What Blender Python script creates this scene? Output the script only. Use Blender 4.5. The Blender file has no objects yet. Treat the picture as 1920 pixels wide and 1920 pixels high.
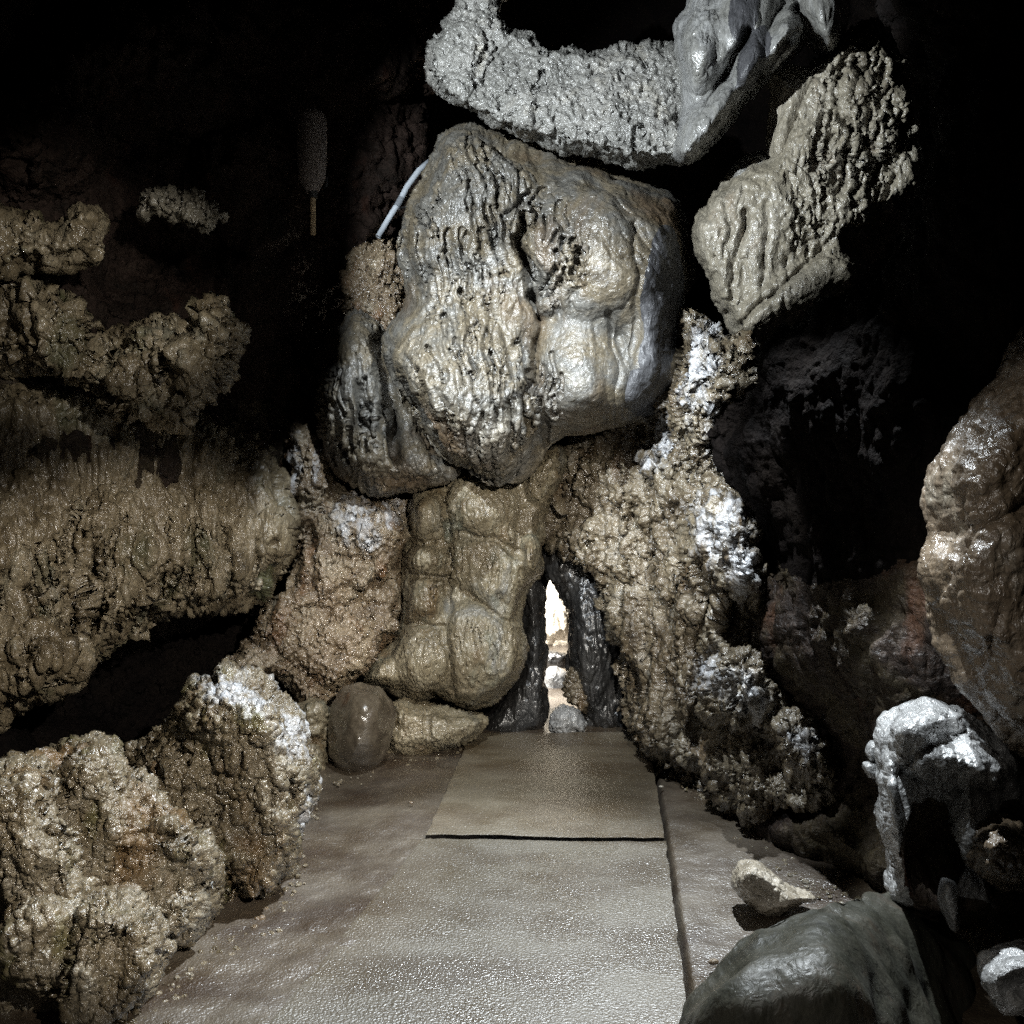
import bpy, math, random
import numpy as np
from mathutils import Vector

# ------------------------------------------------------------------ camera, world, lamps, exposure
F = 1663.0; CAMH = 1.5
PITCH = math.atan(60 / F)
S = bpy.context.scene
COL = S.collection
cam_d = bpy.data.cameras.new("camera"); cam = bpy.data.objects.new("camera", cam_d); COL.objects.link(cam)
cam.location = (0, 0, CAMH); cam.rotation_euler = (math.pi / 2 - PITCH, 0, 0)
cam_d.sensor_width = 36; cam_d.sensor_height = 36; cam_d.lens = 36 * F / 1920
cam_d.clip_start = 0.05; cam_d.clip_end = 100
S.camera = cam
w = bpy.data.worlds.new("World"); S.world = w; w.use_nodes = True
w.node_tree.nodes["Background"].inputs[0].default_value = (0.5, 0.45, 0.4, 1)
w.node_tree.nodes["Background"].inputs[1].default_value = 0.004
S.view_settings.view_transform = 'Standard'; S.view_settings.look = 'None'
S.view_settings.gamma = 1; S.view_settings.exposure = 0.15
S.cycles.use_denoising = False; S.cycles.denoiser = 'OPENIMAGEDENOISE'; S.cycles.denoising_prefilter = 'ACCURATE'
S.cycles.max_bounces = 5; S.cycles.diffuse_bounces = 3; S.cycles.glossy_bounces = 2
S.cycles.sample_clamp_indirect = 3.0

FW = np.array([0, math.cos(PITCH), -math.sin(PITCH)]); UP = np.array([0, math.sin(PITCH), math.cos(PITCH)])
RT = np.array([1.0, 0, 0]); CAM = np.array([0, 0, CAMH])
def ray(px, py):
    a = (np.asarray(px, float) - 960) / F; b = -(np.asarray(py, float) - 960) / F
    return FW + a[..., None] * RT + b[..., None] * UP
def at(px, py, t):
    return CAM + ray(px, py) * np.asarray(t, float)[..., None]
def floor_t(py):
    d = ray(960, py); return float(-CAMH / d[2])

def spot(name, loc, target, power, size_deg, blend, col, radius=0.02):
    l = bpy.data.lights.new(name, 'SPOT'); l.energy = power; l.color = col
    l.spot_size = math.radians(size_deg); l.spot_blend = blend; l.shadow_soft_size = radius
    o = bpy.data.objects.new(name, l); COL.objects.link(o); o.location = loc
    o.rotation_euler = (Vector(target) - Vector(loc)).to_track_quat('-Z', 'Y').to_euler()
    return o
def point(name, loc, power, col, radius=0.05):
    l = bpy.data.lights.new(name, 'POINT'); l.energy = power; l.color = col; l.shadow_soft_size = radius
    o = bpy.data.objects.new(name, l); COL.objects.link(o); o.location = loc
    return o
def T3(px, py, t): return tuple(at(px, py, t))
COOL = (0.88, 0.95, 1.0)
# show-cave floodlights plus added spots and fill, all outside the frame
spot('spot_lamp', (-1.15, 1.7, 2.95), T3(1230, 400, 4.4), 880, 64, 0.3, COOL, 0.012)             # on the hanging boulder and arch
spot('spot_lamp', (0.7, 3.5, 3.55), (-0.2, 2.3, 0.0), 1200, 62, 0.5, COOL, 0.02)               # from the roof, down on the floor
spot('spot_lamp', (0.1, 2.4, 3.1), (0.0, 4.4, 1.35), 420, 54, 0.3, COOL, 0.02)                # from the roof past the boulder on the buttress
spot('spot_lamp', (0.2, 2.7, 3.3), T3(1420, 1330, 3.85), 420, 19, 0.5, COOL, 0.02)             # added spot, brightens the foot of the buttress
spot('spot_lamp', (0.3, 1.9, 2.9), T3(1780, 1400, 2.75), 330, 18, 0.5, COOL, 0.02)             # added spot, brightens the white mound
spot('spot_lamp', (0.9, 0.2, 2.3), T3(330, 1400, 3.8), 640, 34, 0.45, (1.0, 0.94, 0.85), 0.02) # warm one for the left wall
spot('spot_lamp', (0.5, 0.6, 1.9), T3(930, 1150, 5.0), 700, 31, 0.6, (1.0, 0.95, 0.86), 0.02)  # warm one for the column
spot('spot_lamp', (0.4, 0.6, 2.3), T3(170, 540, 3.6), 300, 20, 0.8, (1.0, 0.97, 0.9), 0.05)    # faint one for the upper left
spot('spot_lamp', (-0.7, 0.5, 2.3), T3(1915, 1020, 2.3), 100, 22, 0.7, (1.0, 0.95, 0.88), 0.03) # on the pillar
spot('spot_lamp', (-0.5, 0.4, 2.1), T3(1480, 1900, 2.0), 60, 24, 0.7, (1.0, 0.95, 0.88), 0.03) # on the near boulder
spot('chamber_lamp', (-0.9, 6.4, 2.2), (0.45, 7.7, 0.4), 1900, 96, 0.4, (1.0, 0.96, 0.9), 0.05) # in the chamber behind the gap
point('fill_light', (0.2, -0.6, 2.0), 5.0, (1.0, 0.92, 0.84), 0.2)                           # added dim fill from behind the camera

# ------------------------------------------------------------------ noise in numpy
_r = np.random.RandomState(7)
PERM = _r.permutation(256).astype(np.int32); PERM = np.concatenate([PERM, PERM, PERM])
G = _r.normal(size=(256, 3)).astype(np.float32); G /= np.linalg.norm(G, axis=1)[:, None]
def perlin(P):
    P = np.asarray(P, np.float32); I = np.floor(P).astype(np.int32); f = P - I
    I &= 255; u = f * f * f * (f * (f * 6 - 15) + 10)
    out = 0
    for dx in (0, 1):
        wx = u[:, 0] if dx else 1 - u[:, 0]
        px = PERM[(I[:, 0] + dx) & 255]
        for dy in (0, 1):
            wy = u[:, 1] if dy else 1 - u[:, 1]
            py = PERM[px + ((I[:, 1] + dy) & 255)]
            for dz in (0, 1):
                wz = u[:, 2] if dz else 1 - u[:, 2]
                g = G[PERM[py + ((I[:, 2] + dz) & 255)]]
                out = out + wx * wy * wz * (g[:, 0] * (f[:, 0] - dx) + g[:, 1] * (f[:, 1] - dy) + g[:, 2] * (f[:, 2] - dz))
    return out * 1.5
def fbm(P, s, o=4, gain=0.5):
    a = 1; r = 0; P = P * s
    for k in range(o):
        r = r + a * perlin(P + 17.3 * k); a *= gain; P = P * 2.03
    return r
RT_ = _r.rand(256, 3).astype(np.float32)
def worley(P):
    P = np.asarray(P, np.float32); I = np.floor(P).astype(np.int32); f = P - I
    F1 = np.full(len(P), 9.0, np.float32); F2 = F1.copy()
    for dx in (-1, 0, 1):
        px = PERM[(I[:, 0] + dx) & 255]
        for dy in (-1, 0, 1):
            py = PERM[px + ((I[:, 1] + dy) & 255)]
            for dz in (-1, 0, 1):
                j = RT_[PERM[py + ((I[:, 2] + dz) & 255)]]
                d = (j[:, 0] + dx - f[:, 0]) ** 2 + (j[:, 1] + dy - f[:, 1]) ** 2 + (j[:, 2] + dz - f[:, 2]) ** 2
                F2 = np.minimum(F2, np.maximum(F1, d)); F1 = np.minimum(F1, d)
    return np.sqrt(F1), np.sqrt(F2)
def sstep(a, b, x):
    t = np.clip((x - a) / (b - a), 0, 1); return t * t * (3 - 2 * t)
def warp(P, s, a):
    return P + a * np.stack([perlin(P * s + 3.1), perlin(P * s + 41.7), perlin(P * s + 83.3)], 1)
# surface kinds: (kind, amplitude m, frequency 1/m, stretch) -> displacement along the normal
def surf(P, kind, amp, s, st):
    st = np.array(st, np.float32)
    if kind == 'fbm': return amp * fbm(P * st, s, 5)
    if kind == 'low': return amp * fbm(P * st, s, 2)
    if kind == 'fissure':      # thin deep cracks between smooth strips
        Q = warp(P, s * .35, .35 / s) * st * s
        n = perlin(Q) + .3 * perlin(Q * 2.1 + 9); m = sstep(-.2, .1, perlin(P * s * .35 + 55))
        c = (1 - sstep(0.04, .24, np.abs(n))) * m
        n2 = perlin(Q * 2.2 + 31); c2 = (1 - sstep(0.02, .2, np.abs(n2))) * .6 * sstep(-.1, .2, perlin(P * s * .6 + 11))
        return -amp * np.maximum(c, c2) + amp * .22 * fbm(P * st, s * 1.5, 5, .6)
    if kind == 'folds':        # rounded curtains with sharp valleys
        Q = warp(P, s * .3, .3 / s) * st * s
        return amp * (np.minimum(np.abs(perlin(Q)) * 2.2, 1) + .45 * np.minimum(np.abs(perlin(Q * 2.2 + 7)) * 2.2, 1) - .7)
    if kind == 'popcorn':      # round knobs
        Q = warp(P, s * .4, .25 / s) * st * s
        a, b = worley(Q); k = np.sqrt(np.clip(1 - (a / .75) ** 2, 0, 1))
        m = .35 + .65 * sstep(-.3, .3, perlin(P * s * .3 + 5))
        return amp * k * m
    if kind == 'cells':        # rough cauliflower relief
        Q = warp(P, s * .5, .3 / s) * st * s
        a, b = worley(Q); return amp * (sstep(0, .5, b - a) - .5 + .5 * (1 - a))
    if kind == 'craggy':       # lumps of many sizes with sharp creases
        Q = warp(P, s * .4, .4 / s) * st * s; r = 0; a_ = 1.0
        for k in range(5):
            q_ = perlin(Q + 13 * k); r = r + a_ * ((np.abs(q_) - .28) if k % 2 else q_ * .7); a_ *= .55; Q = Q * 2.07
        return amp * r * 1.6
    if kind == 'pits':
        Q = warp(P, s * .5, .3 / s) * st * s
        a, b = worley(Q); return -amp * (1 - sstep(.1, .5, a))

# ------------------------------------------------------------------ materials
def nd(nt, t, **k):
    n = nt.nodes.new(t)
    for a, b in k.items(): setattr(n, a, b)
    return n
def rock_mat(name, cols, rough=(.35, .6), scale=1.0, bump=.004, stretch=(1, 1, 1), stain=None, coat=.8, spec=.5, k_=.55):
    cols = [tuple(c * k_ for c in q) for q in cols]; stain = [(tuple(c * k_ for c in a), b_, c_) for a, b_, c_ in (stain or [])]
    m = bpy.data.materials.new(name); m.use_nodes = True; nt = m.node_tree; L = nt.links.new
    b = nt.nodes["Principled BSDF"]
    tc = nd(nt, 'ShaderNodeNewGeometry'); mp = nd(nt, 'ShaderNodeMapping'); L(tc.outputs['Position'], mp.inputs[0])
    mp.inputs['Scale'].default_value = stretch
    n1 = nd(nt, 'ShaderNodeTexNoise'); n1.inputs['Scale'].default_value = 3.2 * scale; n1.inputs['Detail'].default_value = 9; n1.inputs['Roughness'].default_value = .68; n1.inputs['Distortion'].default_value = .6
    L(mp.outputs[0], n1.inputs['Vector'])
    cr = nd(nt, 'ShaderNodeValToRGB'); e = cr.color_ramp.elements
    k = len(cols); e[0].position = .3; e[0].color = (*cols[0], 1); e[1].position = .7; e[1].color = (*cols[-1], 1)
    for i in range(1, k - 1):
        q = e.new(.3 + .4 * i / (k - 1)); q.color = (*cols[i], 1)
    L(n1.outputs[0], cr.inputs[0]); last = cr.outputs[0]
    # fine speckle of the same rock
    n2 = nd(nt, 'ShaderNodeTexNoise'); n2.inputs['Scale'].default_value = 70 * scale; n2.inputs['Detail'].default_value = 6; n2.inputs['Roughness'].default_value = .7
    L(mp.outputs[0], n2.inputs['Vector'])
    mr = nd(nt, 'ShaderNodeMapRange'); mr.inputs[1].default_value = .3; mr.inputs[2].default_value = .7; mr.inputs[3].default_value = .55; mr.inputs[4].default_value = 1.35
    L(n2.outputs[0], mr.inputs[0])
    mx = nd(nt, 'ShaderNodeMix', data_type='RGBA', blend_type='MULTIPLY'); mx.inputs[0].default_value = 1
    L(last, mx.inputs[6]); L(mr.outputs[0], mx.inputs[7]); last = mx.outputs[2]
    if stain:
        for sc, sz, lo in stain:
            n3 = nd(nt, 'ShaderNodeTexNoise'); n3.inputs['Scale'].default_value = sz; n3.inputs['Detail'].default_value = 5
            mo = nd(nt, 'ShaderNodeMapping'); mo.inputs['Location'].default_value = (sz, 3.7, lo * 9); mo.inputs['Scale'].default_value = (1, 1, .55)
            L(tc.outputs['Position'], mo.inputs[0]); L(mo.outputs[0], n3.inputs['Vector'])
            r3 = nd(nt, 'ShaderNodeMapRange'); r3.inputs[1].default_value = lo; r3.inputs[2].default_value = lo + .12; r3.inputs[4].default_value = .8
            L(n3.outputs[0], r3.inputs[0])
            m3 = nd(nt, 'ShaderNodeMix', data_type='RGBA'); L(r3.outputs[0], m3.inputs[0]); L(last, m3.inputs[6]); m3.inputs[7].default_value = (*sc, 1)
            last = m3.outputs[2]
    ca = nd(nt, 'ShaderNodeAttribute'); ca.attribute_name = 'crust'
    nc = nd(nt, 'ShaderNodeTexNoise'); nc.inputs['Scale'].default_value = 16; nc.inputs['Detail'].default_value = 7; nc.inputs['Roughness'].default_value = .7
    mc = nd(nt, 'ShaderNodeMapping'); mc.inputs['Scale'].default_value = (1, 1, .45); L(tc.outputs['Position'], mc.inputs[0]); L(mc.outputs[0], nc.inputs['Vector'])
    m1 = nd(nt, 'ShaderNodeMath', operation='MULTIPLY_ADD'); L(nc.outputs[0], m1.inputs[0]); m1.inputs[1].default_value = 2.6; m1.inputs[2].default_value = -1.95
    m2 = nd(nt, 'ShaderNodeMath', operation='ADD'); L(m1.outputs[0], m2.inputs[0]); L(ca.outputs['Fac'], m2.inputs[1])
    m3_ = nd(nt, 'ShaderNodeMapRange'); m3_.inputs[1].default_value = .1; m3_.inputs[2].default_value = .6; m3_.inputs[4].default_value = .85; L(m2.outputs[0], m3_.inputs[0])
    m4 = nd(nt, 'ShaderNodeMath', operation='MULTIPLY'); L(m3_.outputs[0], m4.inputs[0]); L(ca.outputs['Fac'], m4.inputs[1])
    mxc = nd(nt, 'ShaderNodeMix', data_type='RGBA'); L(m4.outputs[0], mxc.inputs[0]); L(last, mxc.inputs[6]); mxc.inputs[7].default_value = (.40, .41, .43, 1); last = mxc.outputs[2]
    L(last, b.inputs['Base Color'])
    n4 = nd(nt, 'ShaderNodeTexNoise'); n4.inputs['Scale'].default_value = 9 * scale; n4.inputs['Detail'].default_value = 4
    L(mp.outputs[0], n4.inputs['Vector'])
    rr = nd(nt, 'ShaderNodeMapRange'); rr.inputs[1].default_value = .35; rr.inputs[2].default_value = .65; rr.inputs[3].default_value = rough[0]; rr.inputs[4].default_value = rough[1]
    L(n4.outputs[0], rr.inputs[0]); L(rr.outputs[0], b.inputs['Roughness'])
    b.inputs['Specular IOR Level'].default_value = spec
    b.inputs['Coat Weight'].default_value = coat; b.inputs['Coat Roughness'].default_value = .27
    # bump: grain + small knobs
    n5 = nd(nt, 'ShaderNodeTexNoise'); n5.inputs['Scale'].default_value = 38; n5.inputs['Detail'].default_value = 4; n5.inputs['Roughness'].default_value = .6; n5.inputs['Distortion'].default_value = .8
    L(mp.outputs[0], n5.inputs['Vector'])
    n6 = nd(nt, 'ShaderNodeTexNoise', noise_type='RIDGED_MULTIFRACTAL'); n6.inputs['Scale'].default_value = 22; n6.inputs['Detail'].default_value = 3; L(mp.outputs[0], n6.inputs['Vector'])
    ad = nd(nt, 'ShaderNodeMath', operation='MULTIPLY_ADD'); L(n6.outputs[0], ad.inputs[0]); ad.inputs[1].default_value = -.12; L(n5.outputs[0], ad.inputs[2])
    bp = nd(nt, 'ShaderNodeBump'); bp.inputs['Strength'].default_value = 1; bp.inputs['Distance'].default_value = bump * 4.5
    L(ad.outputs[0], bp.inputs['Height']); L(bp.outputs[0], b.inputs['Normal'])
    L(bp.outputs[0], b.inputs['Coat Normal'])
    return m
def plain_mat(name, col, rough, bump=0.0, bs=60, metallic=0):
    m = bpy.data.materials.new(name); m.use_nodes = True; nt = m.node_tree; L = nt.links.new; b = nt.nodes["Principled BSDF"]
    n = nd(nt, 'ShaderNodeTexNoise'); n.inputs['Scale'].default_value = bs; n.inputs['Detail'].default_value = 5
    cr = nd(nt, 'ShaderNodeValToRGB'); cr.color_ramp.elements[0].position = .3; cr.color_ramp.elements[1].position = .7
    cr.color_ramp.elements[0].color = (*[c * .7 for c in col], 1); cr.color_ramp.elements[1].color = (*col, 1)
    L(n.outputs[0], cr.inputs[0]); L(cr.outputs[0], b.inputs['Base Color']); b.inputs['Roughness'].default_value = rough; b.inputs['Metallic'].default_value = metallic
    bp = nd(nt, 'ShaderNodeBump'); bp.inputs['Distance'].default_value = bump; L(n.outputs[0], bp.inputs['Height']); L(bp.outputs[0], b.inputs['Normal'])
    return m

TAN = (.33, .28, .20); GREY = (.27, .265, .24); DK = (.07, .055, .04); BR = (.16, .11, .065); RUST = (.22, .105, .04); PALE = (.46, .43, .36); OLV = (.12, .12, .06); SLATE = (.10, .10, .105)
M = {
 'boulder': rock_mat('grey_tan_limestone', [(.08, .065, .045), (.20, .165, .11), (.165, .158, .14), (.27, .245, .195)], (.34, .58), 1.0, .0022, coat=.5, stain=[((.15, .10, .055), 2.6, .57)]),
 'arch': rock_mat('pitted_grey_limestone', [(.16, .155, .14), GREY, (.36, .35, .32), PALE], (.35, .6), 1.2, .004),
 'drape': rock_mat('smooth_grey_flowstone', [(.09, .09, .09), GREY, (.34, .34, .33), (.42, .42, .41)], (.25, .45), 1.0, .002, (1, 1, .4)),
 'shoulder': rock_mat('buff_flowstone', [(.2, .17, .12), (.34, .3, .22), (.40, .36, .28), (.33, .25, .16)], (.45, .7), 1.0, .003, (1, 1, .5)),
 'column': rock_mat('tan_flowstone', [(.14, .11, .06), (.29, .235, .145), (.34, .29, .19), GREY], (.35, .6), 1.3, .0035, (1, 1, .5), stain=[((.16, .10, .04), 5, .58), ((.2, .22, .17), 4, .6)]),
 'brown': rock_mat('brown_wet_rock', [(.12, .09, .06), (.24, .17, .10), (.36, .28, .18), (.42, .37, .28)], (.25, .5), 1.3, .004, stain=[(RUST, 5, .58)]),
 'ledge': rock_mat('olive_tan_curtain_rock', [(.07, .055, .032), (.22, .17, .10), (.38, .31, .2), (.28, .26, .19)], (.25, .5), 1.5, .003, (1, 1, .45), coat=.35, stain=[((.09, .10, .045), 4, .57)]),
 'popcorn': rock_mat('knobbly_calcite', [(.09, .07, .04), (.2, .155, .09), (.29, .24, .16), (.33, .3, .24)], (.22, .45), 1.4, .004, stain=[((.2, .12, .05), 4.5, .56), ((.16, .15, .05), 6, .6)], coat=.6),
 'right': rock_mat('ochre_grey_rock', [(.06, .045, .028), (.17, .13, .08), (.27, .22, .145), (.34, .31, .26)], (.25, .5), 1.4, .003, stain=[((.17, .11, .055), 5, .58)]),
 'void': rock_mat('shade_black_rock', [(.003, .0028, .0028), (.007, .0055, .005), (.011, .0085, .007)], (.7, .95), 1.0, .006, spec=.03, coat=0, k_=1),  # near-black colour stands in for deep shade
 'dim': rock_mat('shaded_umber_rock', [(.006, .005, .004), (.018, .012, .009), (.034, .022, .017), (.045, .032, .024)], (.5, .85), 1.0, .006, spec=.1, coat=0, k_=1, stain=[((.05, .02, .012), 5, .62)]),  # darker copy of the wall rock, paints the unlit upper left
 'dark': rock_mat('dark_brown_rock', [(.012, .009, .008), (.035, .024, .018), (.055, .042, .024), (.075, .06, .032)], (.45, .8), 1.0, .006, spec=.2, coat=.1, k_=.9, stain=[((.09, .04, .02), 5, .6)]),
 'cleft': rock_mat('black_cleft_rock', [(.012, .012, .012), (.03, .028, .026), (.06, .055, .05)], (.35, .6), 1.5, .0015, (1, 1, .3)),
 'slate': rock_mat('dark_slate_stain', [(.03, .03, .033), (.07, .07, .075), (.11, .11, .115)], (.4, .6), 1.5, .003, (1, 1, .3), coat=.15),
 'egg': rock_mat('polished_brown_rock', [(.05, .035, .025), (.10, .08, .055), (.16, .13, .09)], (.22, .4), 1.5, .0006, stain=[((.13, .055, .02), 5, .6)], coat=.9),
 'white': rock_mat('white_calcite', [(.3, .3, .3), (.5, .5, .49), (.62, .62, .62)], (.22, .45), 2.0, .003, coat=.9, k_=.5),
 'fore': rock_mat('olive_grey_smooth_rock', coat=.05, spec=.35, cols= [(.04, .04, .03), (.075, .075, .055), (.11, .105, .08), (.13, .09, .06)], rough=(.4, .6), scale=1.6, bump=.0012, stretch=(1, 1, .5), k_=.34),
 'pillar': rock_mat('brown_flowstone', [(.06, .045, .03), (.15, .11, .07), (.22, .17, .12), (.25, .22, .17)], (.25, .45), 1.4, .003, (1, 1, .6), coat=.2),
 'shade_black': rock_mat('joint_shade_black', [(.008, .007, .006), (.016, .013, .01)], (.7, .9), 2.0, .002, coat=0, spec=.1, k_=1),  # black paints the shade in the slab joints; also coats the beam blocker
 'cream': rock_mat('cream_calcite', [(.5, .44, .34), (.7, .64, .53), (.78, .74, .66)], (.4, .6), 1.0, .003, coat=0, k_=1),
 'stone': rock_mat('pale_loose_stone', [(.12, .1, .07), (.3, .26, .2), (.42, .38, .32)], (.3, .55), 4, .003, k_=1.1),
}

def grooves(seed, n, cx, cy, rx, ry, field, length, wd, dp, sway=.25):
    """n wandering runnels seeded in an ellipse and following a direction field"""
    R_ = random.Random(seed); out = []
    for _ in range(n):
        a = R_.uniform(0, 6.283); r = math.sqrt(R_.random()); x = cx + rx * r * math.cos(a); y = cy + ry * r * math.sin(a)
        pts = [(x, y)]; L_ = length * R_.uniform(.4, 1.4); k = max(3, int(L_ / 14)); w_ = 0
        for _k in range(k):
            dx, dy = field(x, y); m_ = math.hypot(dx, dy) + 1e-6; w_ = w_ * .6 + R_.uniform(-sway, sway)
            dx, dy = dx / m_, dy / m_; x += 14 * (dx - dy * w_); y += 14 * (dy + dx * w_); pts.append((x, y))
        out.append((pts, wd * R_.uniform(.6, 1.4), dp * R_.uniform(.5, 1.3)))
    return out
# ------------------------------------------------------------------ mesh helpers
def mesh_obj(name, V, Fc, mat, parent=None, base=None, smooth=True):
    V = np.asarray(V, np.float64)
    if base is None:
        base = np.array([V[:, 0].mean(), V[:, 1].mean(), V[:, 2].min()])
    me = bpy.data.meshes.new(name)
    Fc = np.asarray(Fc, np.int32); n = Fc.shape[1]
    me.vertices.add(len(V)); me.vertices.foreach_set('co', (V - base).astype(np.float32).ravel())
    me.loops.add(Fc.size); me.loops.foreach_set('vertex_index', Fc.ravel())
    me.polygons.add(len(Fc)); me.polygons.foreach_set('loop_start', np.arange(0, Fc.size, n, dtype=np.int32))
    me.polygons.foreach_set('loop_total', np.full(len(Fc), n, np.int32))
    me.polygons.foreach_set('use_smooth', np.full(len(Fc), smooth))
    me.update(calc_edges=True); me.validate()
    if isinstance(mat, (list, tuple)):
        for m in mat: me.materials.append(m)
    else: me.materials.append(mat)
    o = bpy.data.objects.new(name, me); COL.objects.link(o); o.location = base
    if parent is not None:
        o.location = Vector(base) - parent.location; o.parent = parent
    return o
def tag(o, label=None, cat=None, group=None, kind=None):
    if label: o['label'] = label
    if cat: o['category'] = cat
    if group: o['group'] = group
    if kind: o['kind'] = kind
    return o
def vnormals(V, Fc):
    a = V[Fc[:, 0]]; b = V[Fc[:, 1]]; c = V[Fc[:, 2]]; d = V[Fc[:, 3]]
    fn = np.cross(c - a, d - b); N = np.zeros_like(V)
    for k in range(4):
        for ax in range(3):
            N[:, ax] += np.bincount(Fc[:, k], fn[:, ax], len(V))
    return N / (np.linalg.norm(N, axis=1)[:, None] + 1e-12)
def chaikin(p, n=2):
    p = np.array(p, float)
    for _ in range(n):
        q = np.roll(p, -1, 0); p = np.stack([.75 * p + .25 * q, .25 * p + .75 * q], 1).reshape(-1, 2)
    return p
def poly_sd(X, Y, poly):            # positive inside
    x = X.ravel().astype(np.float32); y = Y.ravel().astype(np.float32); d2 = np.full(x.shape, 1e12, np.float32); ins = np.zeros(x.shape, bool)
    n = len(poly)
    for i in range(n):
        ax, ay = poly[i]; bx, by = poly[(i + 1) % n]; ex, ey = bx - ax, by - ay
        L2 = ex * ex + ey * ey + 1e-9
        t = np.clip(((x - ax) * ex + (y - ay) * ey) / L2, 0, 1)
        d2 = np.minimum(d2, (x - ax - t * ex) ** 2 + (y - ay - t * ey) ** 2)
        if ay != by:
            c = ((ay > y) != (by > y)) & (x < (bx - ax) * (y - ay) / (by - ay) + ax); ins ^= c
    return (np.where(ins, 1, -1) * np.sqrt(d2)).reshape(X.shape)
def line_d(x, y, pts):
    d = np.full(x.shape, 1e9)
    for (ax, ay), (bx, by) in zip(pts[:-1], pts[1:]):
        ex, ey = bx - ax, by - ay; L2 = ex * ex + ey * ey + 1e-9
        t = np.clip(((x - ax) * ex + (y - ay) * ey) / L2, 0, 1)
        d = np.minimum(d, np.hypot(x - ax - t * ex, y - ay - t * ey))
    return d
def lobe(x, y, cx, cy, rx, ry, ang=0, p=2.0):
    a = math.radians(ang); u = (x - cx) * math.cos(a) + (y - cy) * math.sin(a); v = -(x - cx) * math.sin(a) + (y - cy) * math.cos(a)
    r2 = (np.abs(u / rx)) ** p + (np.abs(v / ry)) ** p
    return np.clip(1 - r2, 0, 1) ** .8
def soft(x, y, cx, cy, rx, ry, ang=0):      # soft elliptical region mask
    a = math.radians(ang); u = (x - cx) * math.cos(a) + (y - cy) * math.sin(a); v = -(x - cx) * math.sin(a) + (y - cy) * math.cos(a)
    return 1 - sstep(.75, 1.15, np.sqrt((u / rx) ** 2 + (v / ry) ** 2))

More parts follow.
